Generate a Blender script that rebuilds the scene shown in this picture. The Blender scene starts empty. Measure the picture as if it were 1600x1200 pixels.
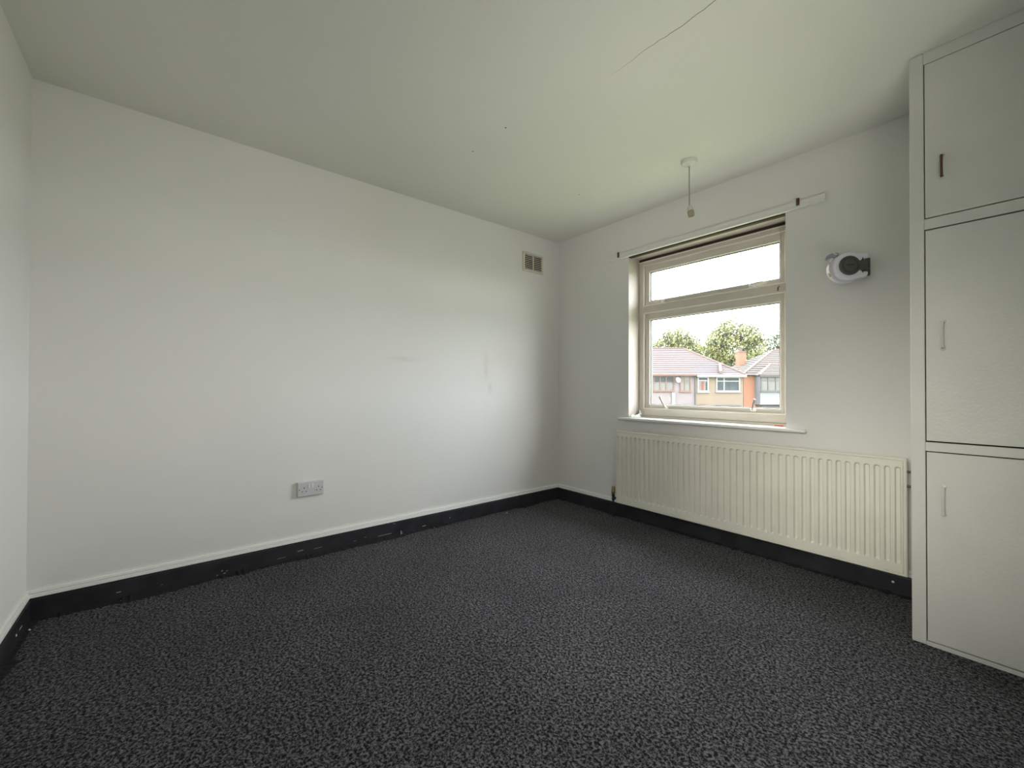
import bpy, bmesh, math, random
from mathutils import Vector, Matrix
random.seed(7)
S = bpy.context.scene
COL = S.collection
# ------------------------------------------------------------------ camera
YAW, PIT, ROL = math.radians(50.6), math.radians(0.5), math.radians(0.15)
CAM = Vector((2.78886, -2.85488, 1.03387))
def cam_axes():
    cy, sy = math.cos(YAW), math.sin(YAW)
    fwd = Vector((-sy, cy, 0)); right = Vector((cy, sy, 0)); up = Vector((0, 0, 1))
    f2 = fwd * math.cos(PIT) + up * math.sin(PIT)
    u2 = up * math.cos(PIT) - fwd * math.sin(PIT)
    r3 = right * math.cos(ROL) + u2 * math.sin(ROL)
    u3 = u2 * math.cos(ROL) - right * math.sin(ROL)
    return r3, u3, f2
r3, u3, f2 = cam_axes()
cd = bpy.data.cameras.new('camera'); cam = bpy.data.objects.new('camera', cd); COL.objects.link(cam)
cd.sensor_width = 36.0; cd.lens = 655.0 / 1600.0 * 36.0; cd.clip_start = 0.02; cd.clip_end = 500
m = Matrix((r3, u3, -f2)).transposed().to_4x4(); m.translation = CAM
cam.matrix_world = m
S.camera = cam
# ------------------------------------------------------------------ exposure
S.view_settings.view_transform = 'Standard'
S.view_settings.look = 'None'
S.view_settings.gamma = 1.0
S.view_settings.use_curve_mapping = False
S.view_settings.exposure = 0.08
# ------------------------------------------------------------------ sky
SKY = 20.0
w = bpy.data.worlds.new('world'); S.world = w; w.use_nodes = True
nt = w.node_tree; nt.nodes.clear()
N = nt.nodes.new; L = nt.links.new
out = N('ShaderNodeOutputWorld'); bg = N('ShaderNodeBackground'); L(bg.outputs[0], out.inputs[0])
tc = N('ShaderNodeTexCoord'); mp = N('ShaderNodeMapping'); mp.inputs['Scale'].default_value = (1, 1, 3.2)
L(tc.outputs['Generated'], mp.inputs[0])
nz = N('ShaderNodeTexNoise'); nz.inputs['Scale'].default_value = 2.6; nz.inputs['Detail'].default_value = 5; nz.inputs['Roughness'].default_value = 0.55
L(mp.outputs[0], nz.inputs['Vector'])
cr = N('ShaderNodeValToRGB'); cr.color_ramp.elements[0].position = 0.42; cr.color_ramp.elements[1].position = 0.62
cr.color_ramp.elements[0].color = (0.86, 0.92, 1.0, 1); cr.color_ramp.elements[1].color = (1.0, 0.97, 0.93, 1)
L(nz.outputs['Fac'], cr.inputs[0]); L(cr.outputs[0], bg.inputs[0])
bg.inputs[1].default_value = SKY
# ------------------------------------------------------------------ sun: behind our house, lights the houses opposite
sd = bpy.data.lights.new('sun', 'SUN'); sd.energy = 1.2; sd.angle = math.radians(3); sd.color = (1.0, 0.95, 0.86)
so = bpy.data.objects.new('sun', sd); COL.objects.link(so)
so.rotation_euler = Vector((0.10, -0.62, 0.72)).to_track_quat('Z', 'Y').to_euler()
so.location = (3, -10, 12)
# window portal: only guides the sampling of daylight through the real opening
pd = bpy.data.lights.new('window_portal', 'AREA'); pd.shape = 'RECTANGLE'; pd.size = 1.10; pd.size_y = 1.28
pd.cycles.is_portal = True
po = bpy.data.objects.new('window_portal', pd); COL.objects.link(po)
po.location = (1.339, 0.29, 1.44); po.rotation_euler = (math.radians(-90), 0, 0)
# fill lamp added in the unseen doorway of the right wall, beside the camera
DOOR_FILL = 4.5
ld = bpy.data.lights.new('added_door_fill', 'AREA'); ld.shape = 'RECTANGLE'; ld.size = 0.80; ld.size_y = 1.90
ld.energy = DOOR_FILL; ld.color = (1.0, 0.985, 0.95)
lo = bpy.data.objects.new('added_door_fill', ld); COL.objects.link(lo)
lo.location = (3.30, -1.95, 1.0); lo.rotation_euler = (math.radians(90), 0, math.radians(90))

# fill spots added out of view behind and beside the camera (the room's own pendant has no bulb)
FILL_SPOTS = [  # position, aimed at, cone, watts
    ((3.00, -2.60, 1.50), (0.00, -1.20, 1.30), 95, 36, (1.0, 0.98, 0.93)),
    ((2.95, -2.30, 0.50), (1.75, -1.00, 2.40), 60, 85, (1.0, 0.985, 0.88)),
    ((2.30, -3.15, 1.50), (2.15, 0.00, 0.45), 36, 200, (1.0, 0.97, 0.86)),
    ((3.00, -2.20, 1.20), (0.10, -3.10, 1.60), 80, 34, (1.0, 0.98, 0.92)),
    ((3.05, -2.50, 2.25), (1.70, -1.20, 0.00), 54, 190, (0.98, 0.98, 1.0)),
]
for p_, a_, cone, watt, colr in FILL_SPOTS:
    d_ = bpy.data.lights.new('added_fill_spot', 'SPOT'); d_.energy = watt; d_.spot_size = math.radians(cone); d_.spot_blend = 1.0
    d_.shadow_soft_size = 0.6; d_.color = colr
    o_ = bpy.data.objects.new('added_fill_spot', d_); COL.objects.link(o_); o_.location = p_
    o_.rotation_euler = (Vector(p_) - Vector(a_)).to_track_quat('Z', 'Y').to_euler()

# ================================================================== helpers
def mat(name, col, rough=0.6, bump=0.0, bscale=200.0, detail=3, var=0.0, vscale=3.0, metal=0.0, spec=0.5, col2=None, coat=0.0):
    M = bpy.data.materials.new(name); M.use_nodes = True
    t = M.node_tree; b = t.nodes['Principled BSDF']
    b.inputs['Base Color'].default_value = (*col, 1); b.inputs['Roughness'].default_value = rough
    b.inputs['Metallic'].default_value = metal; b.inputs['Specular IOR Level'].default_value = spec
    b.inputs['Coat Weight'].default_value = coat
    c = t.nodes.new('ShaderNodeTexCoord')
    if var > 0 or col2:
        n = t.nodes.new('ShaderNodeTexNoise'); n.inputs['Scale'].default_value = vscale; n.inputs['Detail'].default_value = 4
        t.links.new(c.outputs['Object'], n.inputs['Vector'])
        r = t.nodes.new('ShaderNodeValToRGB'); r.color_ramp.elements[0].position = 0.35; r.color_ramp.elements[1].position = 0.65
        c2 = col2 if col2 else tuple(max(0, x * (1 - var)) for x in col)
        r.color_ramp.elements[0].color = (*c2, 1); r.color_ramp.elements[1].color = (*col, 1)
        t.links.new(n.outputs['Fac'], r.inputs[0]); t.links.new(r.outputs[0], b.inputs['Base Color'])
    if bump > 0:
        n = t.nodes.new('ShaderNodeTexNoise'); n.inputs['Scale'].default_value = bscale; n.inputs['Detail'].default_value = detail
        t.links.new(c.outputs['Object'], n.inputs['Vector'])
        bp = t.nodes.new('ShaderNodeBump'); bp.inputs['Strength'].default_value = bump; bp.inputs['Distance'].default_value = 0.002
        t.links.new(n.outputs['Fac'], bp.inputs['Height']); t.links.new(bp.outputs[0], b.inputs['Normal'])
    return M

class MB:
    """collects geometry and links it as ONE mesh object"""
    def __init__(s): s.v = []; s.f = []; s.mi = []; s.T = None
    def add(s, vs, fs, mi=0):
        o = len(s.v)
        for p in vs:
            p = Vector(p); s.v.append(s.T(p) if s.T else p)
        for f in fs: s.f.append([i + o for i in f]); s.mi.append(mi)
        return s
    def box(s, x0, x1, y0, y1, z0, z1, mi=0):
        vs = [(x0,y0,z0),(x1,y0,z0),(x1,y1,z0),(x0,y1,z0),(x0,y0,z1),(x1,y0,z1),(x1,y1,z1),(x0,y1,z1)]
        return s.add(vs, [(0,3,2,1),(4,5,6,7),(0,1,5,4),(1,2,6,5),(2,3,7,6),(3,0,4,7)], mi)
    def obox(s, c, a, b, n, ha, hb, hn, mi=0):
        c, a, b, n = map(Vector, (c, a, b, n)); vs = []
        for k in (-1, 1):
            for i, j in ((-1,-1),(1,-1),(1,1),(-1,1)):
                vs.append(c + a*ha*i + b*hb*j + n*hn*k)
        return s.add(vs, [(0,3,2,1),(4,5,6,7),(0,1,5,4),(1,2,6,5),(2,3,7,6),(3,0,4,7)], mi)
    def tube(s, pts, r, n=10, mi=0, cap=True):
        pts = [Vector(p) for p in pts]; rs = r if isinstance(r, (list, tuple)) else [r]*len(pts)
        rings = []; up = None
        for i, p in enumerate(pts):
            d = (pts[min(i+1, len(pts)-1)] - pts[max(i-1, 0)]).normalized()
            if up is None:
                up = Vector((0,0,1)) if abs(d.z) < 0.9 else Vector((1,0,0))
            x = d.cross(up).normalized(); y = x.cross(d).normalized(); up = y
            rings.append([p + (x*math.cos(2*math.pi*k/n) + y*math.sin(2*math.pi*k/n))*rs[i] for k in range(n)])
        vs = [q for rg in rings for q in rg]; fs = []
        for i in range(len(pts)-1):
            for k in range(n):
                fs.append((i*n+k, i*n+(k+1)%n, (i+1)*n+(k+1)%n, (i+1)*n+k))
        if cap: fs.append(tuple(range(n-1,-1,-1))); fs.append(tuple((len(pts)-1)*n+k for k in range(n)))
        return s.add(vs, fs, mi)
    def lathe(s, c, axis, prof, n=24, mi=0):
        """prof: list of (radius, distance along axis)"""
        c = Vector(c); ax = Vector(axis).normalized()
        t = Vector((0,0,1)) if abs(ax.z) < 0.9 else Vector((1,0,0))
        x = ax.cross(t).normalized(); y = ax.cross(x).normalized()
        vs = []; fs = []
        for r, h in prof:
            for k in range(n):
                a = 2*math.pi*k/n; vs.append(c + ax*h + (x*math.cos(a)+y*math.sin(a))*r)
        for i in range(len(prof)-1):
            for k in range(n): fs.append((i*n+k, i*n+(k+1)%n, (i+1)*n+(k+1)%n, (i+1)*n+k))
        fs.append(tuple(range(n))); fs.append(tuple((len(prof)-1)*n+k for k in range(n)))
        return s.add(vs, fs, mi)
    def prism(s, poly, off, mi=0):
        """poly: list of 3D points, extruded by vector off"""
        poly = [Vector(p) for p in poly]; off = Vector(off); n = len(poly)
        vs = poly + [p+off for p in poly]
        fs = [tuple(range(n)), tuple(range(2*n-1, n-1, -1))] + [(i, (i+1)%n, n+(i+1)%n, n+i) for i in range(n)]
        return s.add(vs, fs, mi)
    def build(s, name, ms, parent=None, bevel=0.0, seg=2, smooth=False, origin=None, **props):
        me = bpy.data.meshes.new(name)
        base = Vector(origin) if origin is not None else Vector((0,0,0))
        me.from_pydata([tuple(p-base) for p in s.v], [], s.f); me.update()
        for x in (ms if isinstance(ms, (list, tuple)) else [ms]): me.materials.append(x)
        for p, i in zip(me.polygons, s.mi): p.material_index = i
        bm = bmesh.new(); bm.from_mesh(me); bmesh.ops.recalc_face_normals(bm, faces=bm.faces); bm.to_mesh(me); bm.free()
        if smooth:
            for p in me.polygons: p.use_smooth = True
            me.set_sharp_from_angle(angle=math.radians(38))
        o = bpy.data.objects.new(name, me); COL.objects.link(o)
        o.location = base
        if parent: 
            o.parent = parent; o.matrix_parent_inverse = Matrix.Identity(4)
            o.location = base - world_loc(parent)
        if bevel > 0:
            md = o.modifiers.new('bevel', 'BEVEL'); md.width = bevel; md.segments = seg; md.limit_method = 'ANGLE'; md.angle_limit = math.radians(40)
            md.harden_normals = False
        for k, v in props.items(): o[k] = v
        return o
def world_loc(o):
    l = Vector(o.location)
    while o.parent: o = o.parent; l += Vector(o.location)
    return l
def thing(name, label, cat, loc=(0,0,0), group=None):
    o = bpy.data.objects.new(name, None); COL.objects.link(o); o.empty_display_size = 0.05
    o.location = loc; o['label'] = label; o['category'] = cat
    if group: o['group'] = group
    return o

# ================================================================== materials
def wall_paint(name, col, var):
    M = bpy.data.materials.new(name); M.use_nodes = True
    t = M.node_tree; b = t.nodes['Principled BSDF']; b.inputs['Roughness'].default_value = 0.62
    b.inputs['Specular IOR Level'].default_value = 0.25
    c = t.nodes.new('ShaderNodeTexCoord')
    n = t.nodes.new('ShaderNodeTexNoise'); n.inputs['Scale'].default_value = 1.1; n.inputs['Detail'].default_value = 6
    t.links.new(c.outputs['Object'], n.inputs['Vector'])
    r = t.nodes.new('ShaderNodeValToRGB'); r.color_ramp.elements[0].position = 0.3; r.color_ramp.elements[1].position = 0.7
    r.color_ramp.elements[0].color = (*[x*(1-var) for x in col], 1); r.color_ramp.elements[1].color = (*col, 1)
    t.links.new(n.outputs['Fac'], r.inputs[0]); t.links.new(r.outputs[0], b.inputs['Base Color'])
    n1 = t.nodes.new('ShaderNodeTexNoise'); n1.inputs['Scale'].default_value = 3.2; n1.inputs['Detail'].default_value = 2
    n2 = t.nodes.new('ShaderNodeTexNoise'); n2.inputs['Scale'].default_value = 260; n2.inputs['Detail'].default_value = 2
    for q in (n1, n2): t.links.new(c.outputs['Object'], q.inputs['Vector'])
    b1 = t.nodes.new('ShaderNodeBump'); b1.inputs['Strength'].default_value = 0.55; b1.inputs['Distance'].default_value = 0.012
    b2 = t.nodes.new('ShaderNodeBump'); b2.inputs['Strength'].default_value = 0.25; b2.inputs['Distance'].default_value = 0.001
    t.links.new(n1.outputs['Fac'], b1.inputs['Height']); t.links.new(n2.outputs['Fac'], b2.inputs['Height'])
    t.links.new(b1.outputs[0], b2.inputs['Normal']); t.links.new(b2.outputs[0], b.inputs['Normal'])
    return M
M_wall = wall_paint('wall_paint', (0.78, 0.77, 0.745), 0.04)
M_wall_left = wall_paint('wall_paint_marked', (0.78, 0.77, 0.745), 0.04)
def add_soft_patches(M, soft_patches):
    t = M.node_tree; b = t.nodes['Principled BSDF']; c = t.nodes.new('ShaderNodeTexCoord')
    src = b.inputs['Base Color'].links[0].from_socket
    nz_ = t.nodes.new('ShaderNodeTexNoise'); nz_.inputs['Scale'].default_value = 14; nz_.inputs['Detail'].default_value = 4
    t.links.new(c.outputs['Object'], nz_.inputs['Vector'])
    for ctr, rad, colr, amt in soft_patches:
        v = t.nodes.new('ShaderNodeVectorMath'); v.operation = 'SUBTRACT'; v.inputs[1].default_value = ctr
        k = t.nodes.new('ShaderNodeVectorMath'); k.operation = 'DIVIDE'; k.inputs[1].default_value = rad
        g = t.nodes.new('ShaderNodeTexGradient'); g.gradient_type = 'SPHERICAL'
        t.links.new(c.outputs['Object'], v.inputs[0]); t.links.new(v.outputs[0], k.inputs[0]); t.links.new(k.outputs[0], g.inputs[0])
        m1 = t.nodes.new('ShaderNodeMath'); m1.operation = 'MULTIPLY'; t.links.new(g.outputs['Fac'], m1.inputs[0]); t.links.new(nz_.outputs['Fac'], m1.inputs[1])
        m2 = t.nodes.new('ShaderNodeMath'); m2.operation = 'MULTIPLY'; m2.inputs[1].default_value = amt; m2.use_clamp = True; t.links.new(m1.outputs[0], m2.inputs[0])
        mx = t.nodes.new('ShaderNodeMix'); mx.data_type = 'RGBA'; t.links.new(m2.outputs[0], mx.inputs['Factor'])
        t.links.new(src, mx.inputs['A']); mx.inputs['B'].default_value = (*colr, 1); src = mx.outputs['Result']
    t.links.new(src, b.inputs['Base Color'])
add_soft_patches(M_wall_left, [((0, -1.56, 1.236), (0.5, 0.16, 0.026), (0.60, 0.55, 0.52), 0.8), ((0, -0.84, 1.20), (0.5, 0.035, 0.16), (0.58, 0.54, 0.48), 0.8),
                         ((0, -0.80, 1.03), (0.5, 0.03, 0.07), (0.58, 0.54, 0.48), 0.7)])  # a brownish smudge, then two soft darker upright patches
M_ceil = wall_paint('ceiling_paint', (0.76, 0.76, 0.70), 0.05)
M_gloss = mat('white_gloss_trim', (0.86, 0.86, 0.83), 0.3, bump=0.15, bscale=60)
M_mould = mat('moulding_white', (0.93, 0.93, 0.90), 0.35, bump=0.05, bscale=40)
M_skirt = mat('black_skirting_paint', (0.034, 0.034, 0.040), 0.32, bump=0.4, bscale=35, var=0.4, vscale=9)
M_chip = mat('bare_white_chip', (0.55, 0.54, 0.52), 0.7)
M_gap = mat('dark_gap', (0.012, 0.011, 0.010), 0.9)
M_upvc = mat('cream_upvc', (0.72, 0.66, 0.58), 0.35, bump=0.05, bscale=30, var=0.06, vscale=8)
M_bead = mat('pale_bead', (0.92, 0.88, 0.80), 0.3)
M_gasket = mat('grey_gasket', (0.06, 0.055, 0.05), 0.6)
M_brown = mat('dark_brown_timber', (0.05, 0.028, 0.013), 0.7, bump=0.4, bscale=50)
M_reveal = mat('reveal_paint', (0.50, 0.45, 0.41), 0.6, bump=0.3, bscale=50)
M_cup = mat('cupboard_paint', (0.68, 0.68, 0.64), 0.42, bump=0.35, bscale=120, var=0.05, vscale=5)
M_rad = mat('radiator_enamel', (0.80, 0.78, 0.69), 0.38, var=0.05, vscale=6)
M_brass = mat('old_brass', (0.42, 0.31, 0.13), 0.4, metal=0.8, var=0.4, vscale=60)
M_black = mat('black_pipe', (0.02, 0.02, 0.022), 0.5)
M_plastic = mat('white_plastic', (0.80, 0.80, 0.78), 0.35)
M_socket = mat('socket_plastic', (0.58, 0.57, 0.58), 0.4)
M_hole = mat('socket_hole', (0.01, 0.01, 0.01), 0.8)
M_vent = mat('vent_plastic', (0.66, 0.61, 0.52), 0.5)
M_bulb = mat('lampholder_plastic', (0.62, 0.59, 0.50), 0.45)
M_skirt_holder = mat('lampholder_ring', (0.33, 0.29, 0.21), 0.5)
M_cord = mat('flex_cord', (0.30, 0.29, 0.25), 0.6)
M_reelw = mat('reel_housing', (0.76, 0.75, 0.83), 0.4)
M_reelg = mat('reel_dark_grey', (0.085, 0.085, 0.078), 0.5)
M_reelk = mat('reel_black', (0.02, 0.02, 0.018), 0.6)
M_reelc = mat('hook_grey', (0.28, 0.31, 0.36), 0.25)
M_stick = mat('sticker_cream', (0.85, 0.80, 0.72), 0.5)
M_stick2 = mat('sticker_tan', (0.62, 0.36, 0.12), 0.5)
M_stick3 = mat('sticker_brown', (0.16, 0.08, 0.06), 0.5)
M_rust = mat('brown_metal', (0.13, 0.065, 0.045), 0.5, metal=0.3)
M_red = mat('red_paint', (0.65, 0.09, 0.04), 0.5)
def carpet_mat():
    M = bpy.data.materials.new('carpet'); M.use_nodes = True
    t = M.node_tree; b = t.nodes['Principled BSDF']; b.inputs['Roughness'].default_value = 0.95
    b.inputs['Specular IOR Level'].default_value = 0.1
    b.inputs['Sheen Weight'].default_value = 0.04; b.inputs['Sheen Roughness'].default_value = 0.5
    c = t.nodes.new('ShaderNodeTexCoord')
    n1 = t.nodes.new('ShaderNodeTexNoise'); n1.inputs['Scale'].default_value = 105; n1.inputs['Detail'].default_value = 4; n1.inputs['Roughness'].default_value = 0.75
    n1.inputs['Distortion'].default_value = 0.4
    n2 = t.nodes.new('ShaderNodeTexNoise'); n2.inputs['Scale'].default_value = 2.2; n2.inputs['Detail'].default_value = 3
    for q in (n1, n2): t.links.new(c.outputs['Object'], q.inputs['Vector'])
    r = t.nodes.new('ShaderNodeValToRGB'); e = r.color_ramp.elements
    e[0].position = 0.45; e[0].color = (0.002, 0.002, 0.0023, 1); e[1].position = 0.60; e[1].color = (0.185, 0.180, 0.195, 1)
    t.links.new(n1.outputs['Fac'], r.inputs[0])
    mx = t.nodes.new('ShaderNodeMix'); mx.data_type = 'RGBA'; mx.blend_type = 'MULTIPLY'; mx.inputs['Factor'].default_value = 0.45
    r2 = t.nodes.new('ShaderNodeValToRGB'); r2.color_ramp.elements[0].position = 0.35; r2.color_ramp.elements[1].position = 0.65
    r2.color_ramp.elements[0].color = (0.55, 0.55, 0.55, 1)
    t.links.new(n2.outputs['Fac'], r2.inputs[0])
    t.links.new(r.outputs[0], mx.inputs['A']); t.links.new(r2.outputs[0], mx.inputs['B']); t.links.new(mx.outputs['Result'], b.inputs['Base Color'])
    bp = t.nodes.new('ShaderNodeBump'); bp.inputs['Strength'].default_value = 0.9; bp.inputs['Distance'].default_value = 0.006
    t.links.new(n1.outputs['Fac'], bp.inputs['Height']); t.links.new(bp.outputs[0], b.inputs['Normal'])
    return M
M_carpet = carpet_mat()
def glass_mat(name, refl=0.06, tint=(0.97, 0.985, 0.98)):
    M = bpy.data.materials.new(name); M.use_nodes = True
    t = M.node_tree; t.nodes.clear()
    o = t.nodes.new('ShaderNodeOutputMaterial'); mx = t.nodes.new('ShaderNodeMixShader')
    tr = t.nodes.new('ShaderNodeBsdfTransparent'); tr.inputs[0].default_value = (*tint, 1)
    gl = t.nodes.new('ShaderNodeBsdfGlossy'); gl.inputs['Roughness'].default_value = 0.02
    mx.inputs[0].default_value = refl
    t.links.new(tr.outputs[0], mx.inputs[1]); t.links.new(gl.outputs[0], mx.inputs[2]); t.links.new(mx.outputs[0], o.inputs[0])
    return M
M_glass = glass_mat('clear_glass')

# ================================================================== room shell
H = 2.405; XR = 3.15; YN = -3.33; WT = 0.28
OX0, OX1, OZ0, OZ1 = 0.785, 1.893, 0.797, 2.087
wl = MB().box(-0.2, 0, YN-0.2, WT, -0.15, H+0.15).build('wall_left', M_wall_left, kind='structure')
wb = MB()
wb.box(0, OX0, 0, WT, -0.15, H+0.15).box(OX1, XR+0.2, 0, WT, -0.15, H+0.15)
wb.box(OX0, OX1, 0, WT, -0.15, OZ0-0.022).box(OX0, OX1, 0, WT, OZ1, H+0.15)
wb = wb.build('wall_back', M_wall, kind='structure')
DY0, DY1, DZ = -2.36, -1.54, 1.98      # unseen doorway in the right wall, put in for the fill lamp
wr = MB().box(XR, XR+0.2, YN-0.2, DY0, -0.15, H+0.15).box(XR, XR+0.2, DY1, 0, -0.15, H+0.15).box(XR, XR+0.2, DY0, DY1, DZ, H+0.15)
wr.build('wall_right', M_wall, kind='structure')
MB().box(0, XR, YN-0.2, YN, -0.15, H+0.15).build('wall_front', M_wall, kind='structure')
# landing beyond the doorway
MB().box(4.25, 4.35, -3.2, -0.6, -0.15, H+0.15).box(XR+0.2, 4.35, -3.3, -3.2, -0.15, H+0.15).box(XR+0.2, 4.35, -0.7, -0.6, -0.15, H+0.15).build('wall_landing', M_wall, kind='structure')
fl = MB().box(0, 4.25, YN, 0, -0.15, 0).build('floor', M_carpet, kind='structure')
ce = MB().box(0, 4.25, YN, 0, H, H+0.15).build('ceiling', M_ceil, kind='structure')
MB().box(-0.5, 4.6, -3.8, 0.75, H+0.16, H+0.30).build('roof_slab', mat('roof_slab', (0.3, 0.28, 0.27), 0.9), kind='structure')
dc = MB(); dc.box(XR-0.02, XR, DY0-0.07, DY0, 0, DZ+0.07).box(XR-0.02, XR, DY1, DY1+0.07, 0, DZ+0.07).box(XR-0.02, XR, DY0, DY1, DZ, DZ+0.07)
dc.build('door_1', M_gloss, kind='structure')  # casing round the added doorway
# ceiling crack, nail marks
cm = MB(); pts = []
x = 2.35
while x > 1.62:
    pts.append((x, -1.365 + 0.003*math.sin(x*23) + random.uniform(-0.0025, 0.0025))); x -= 0.022
for (a, b), (c, d) in zip(pts[:-1], pts[1:]):
    t0 = 0.0015*min(1, (a-1.60)/0.35); t1 = 0.0015*min(1, (c-1.60)/0.35)
    cm.add([(a, b-t0, H-0.0004), (a, b+t0, H-0.0004), (c, d+t1, H-0.0004), (c, d-t1, H-0.0004)], [(0,1,2,3)])
cm.build('crack', mat('crack_dark', (0.16, 0.15, 0.12), 0.9), parent=ce, label='fine crack running along the ceiling board joint')  # thin dark strip drawn as the crack line
for px, py, r in ((1.066, -1.488, 0.005), (0.771, -1.495, 0.0045), (0.801, -0.61, 0.004)):
    MB().lathe((px, py, H), (0, 0, -1), [(r, -0.002), (r*0.8, 0.0015), (r*0.3, 0.002)], 8).build('nail_head', M_rust, parent=ce)

# ------------------------------------------------------------------ skirting boards
def board(mb, along, a0, a1, d0, d1, z0, z1, mi=0):
    if along == 'y': mb.box(d0, d1, a0, a1, z0, z1, mi)      # on wall x=0
    elif along == 'x': mb.box(a0, a1, -d1, -d0, z0, z1, mi)  # on wall y=0
    elif along == 'n': mb.box(a0, a1, YN+d0, YN+d1, z0, z1, mi)
def skirting(name, along, a0, a1):
    b = MB(); board(b, along, a0, a1, 0, 0.016, 0, 0.092); board(b, along, a0, a1, 0, 0.011, 0.092, 0.099)
    o = b.build(name, M_skirt, bevel=0.0015, kind='structure')
    t = MB(); board(t, along, a0, a1, 0, 0.014, 0.0995, 0.1165)
    board(t, along, a0, a1, 0, 0.0095, 0.1185, 0.131); board(t, along, a0, a1, 0, 0.003, 0.1165, 0.1185)
    t.build('white_moulding', M_mould, parent=o, bevel=0.002, label='white painted strip along the top of the black skirting')
    return o
sk_l = skirting('baseboard_left', 'y', YN, 0)
sk_b = skirting('baseboard_back', 'x', 0.016, 2.49)
sk_f = skirting('baseboard_front', 'n', 0.016, XR)
# chipped paint flecks (too small to pick apart)
def fleck(mb, y, z, l, h, x=0.0163):
    a = random.uniform(-0.1, 0.1)*h
    mb.add([(x, y-l/2, z-h/2+a), (x, y+l/2, z-h*0.3), (x+0.0004, y+l*0.45, z+h/2), (x+0.0004, y-l*0.4, z+h*0.35+a)], [(0,1,2,3)])
fk = MB()
for y, z, l, h in ((-2.228, 0.046, 0.034, 0.004), (-2.13, 0.039, 0.05, 0.002), (-2.33, 0.028, 0.05, 0.0018), (-1.70, 0.026, 0.105, 0.0028), (-1.632, 0.087, 0.014, 0.003),
                   (-1.404, 0.025, 0.03, 0.005), (-1.834, 0.040, 0.012, 0.002), (-1.186, 0.042, 0.008, 0.006), (-3.03, 0.042, 0.018, 0.004),
                   (-2.618, 0.032, 0.007, 0.005), (-2.607, 0.016, 0.012, 0.004), (-2.595, 0.026, 0.01, 0.003), (-2.64, 0.014, 0.006, 0.004), (-2.87, 0.03, 0.01, 0.0015), (-1.9, 0.03, 0.02, 0.0015)):
    fleck(fk, y, z, l, h)
fk.build('paint_chip', M_chip, parent=sk_l, kind='stuff', label='chipped white flecks in the black skirting paint')
MB().lathe((2.369, -0.016, 0.058), (0, -1, 0), [(0.006, 0), (0.004, 0.0012)], 7).build('paint_chip', M_chip, parent=sk_b)
nf = MB(); nf.lathe((0.236, YN+0.016, 0.040), (0, 1, 0), [(0.006, 0), (0.004, 0.0015)], 7); nf.box(0.15, 0.19, YN+0.016, YN+0.0165, 0.040, 0.043)
nf.build('paint_chip', M_chip, parent=sk_f, kind='stuff')
# ragged carpet edge turned up against the skirting
def ragged(along, a0, a1, seedv, hmax):
    rnd = random.Random(seedv); mb = MB(); a = a0; top = []; h = 0.004
    while a < a1:
        h = max(0.001, min(hmax, h + rnd.uniform(-0.0035, 0.0035)))
        hh = h + (rnd.uniform(0.003, 0.009) if rnd.random() < 0.06 else 0)
        top.append((a, hh)); a += rnd.uniform(0.006, 0.016)
    top.append((a1, 0.002))
    sx = -1 if along == 'x' else 1
    for (p, h0), (q, h1) in zip(top[:-1], top[1:]):
        for (u, hu, v, hv) in ((p, h0, q, h1),):
            if along == 'y': P = [(0.0165, u, hu), (0.0165, v, hv), (0.030+2.2*hv, v, 0.001), (0.030+2.2*hu, u, 0.001)]
            elif along == 'x': P = [(u, -0.0165, hu), (v, -0.0165, hv), (v, -0.030-3*hv, 0.001), (u, -0.030-3*hu, 0.001)]
            else: P = [(u, YN+0.0165, hu), (v, YN+0.0165, hv), (v, YN+0.030+2*hv, 0.001), (u, YN+0.030+2*hu, 0.001)]
            mb.add(P, [(0,1,2,3)])
    return mb
M_cedge = mat('carpet_edge', (0.008, 0.008, 0.009), 0.95, bump=0.8, bscale=150)
ragged('y', YN+0.02, -0.02, 3, 0.016).build('carpet_edge', M_cedge, parent=fl, kind='stuff')
ragged('x', 0.02, 2.48, 5, 0.006).build('carpet_edge', M_cedge, parent=fl, kind='stuff')
ragged('n', 0.02, XR-0.05, 8, 0.008).build('carpet_edge', M_cedge, parent=fl, kind='stuff')
# torn strips lifting off the skirting foot
def torn(y0, y1, zt, mi, label):
    mb = MB(); n = 7; rnd = random.Random(int(abs(y0)*1000)); f = []; bk = []
    for i in range(n+1):
        t = i/n; y = y0 + (y1-y0)*t
        hz = zt*(0.25 + 0.75*t) * (1 if i % 2 else 0.82)
        f.append((0.020 + 0.016*t + rnd.uniform(-.002, .002), y, 0.0005)); bk.append((0.0175 + 0.012*t*t, y, hz))
    for i in range(n): mb.add([f[i], f[i+1], bk[i+1], bk[i]], [(0,1,2,3)])
    mb.add([f[-1], (f[-1][0]-0.010, y1+0.018, 0.004), (bk[-1][0]+0.004, y1+0.012, zt*0.55), bk[-1]], [(0,1,2,3)], 1)
    o = mb.build('torn_underlay_strip', [M_gap, mi], label=label, category='scrap')
    md = o.modifiers.new('thick', 'SOLIDIFY'); md.thickness = 0.0015
    return o
M_torn = mat('torn_grey', (0.20, 0.20, 0.21), 0.7)
torn(-1.67, -1.592, 0.040, M_torn, 'black torn flap with a pale edge curling off the left skirting, the taller of two')
torn(-1.345, -1.262, 0.034, M_cedge, 'black torn flap at the foot of the left skirting nearer the far corner')
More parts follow.
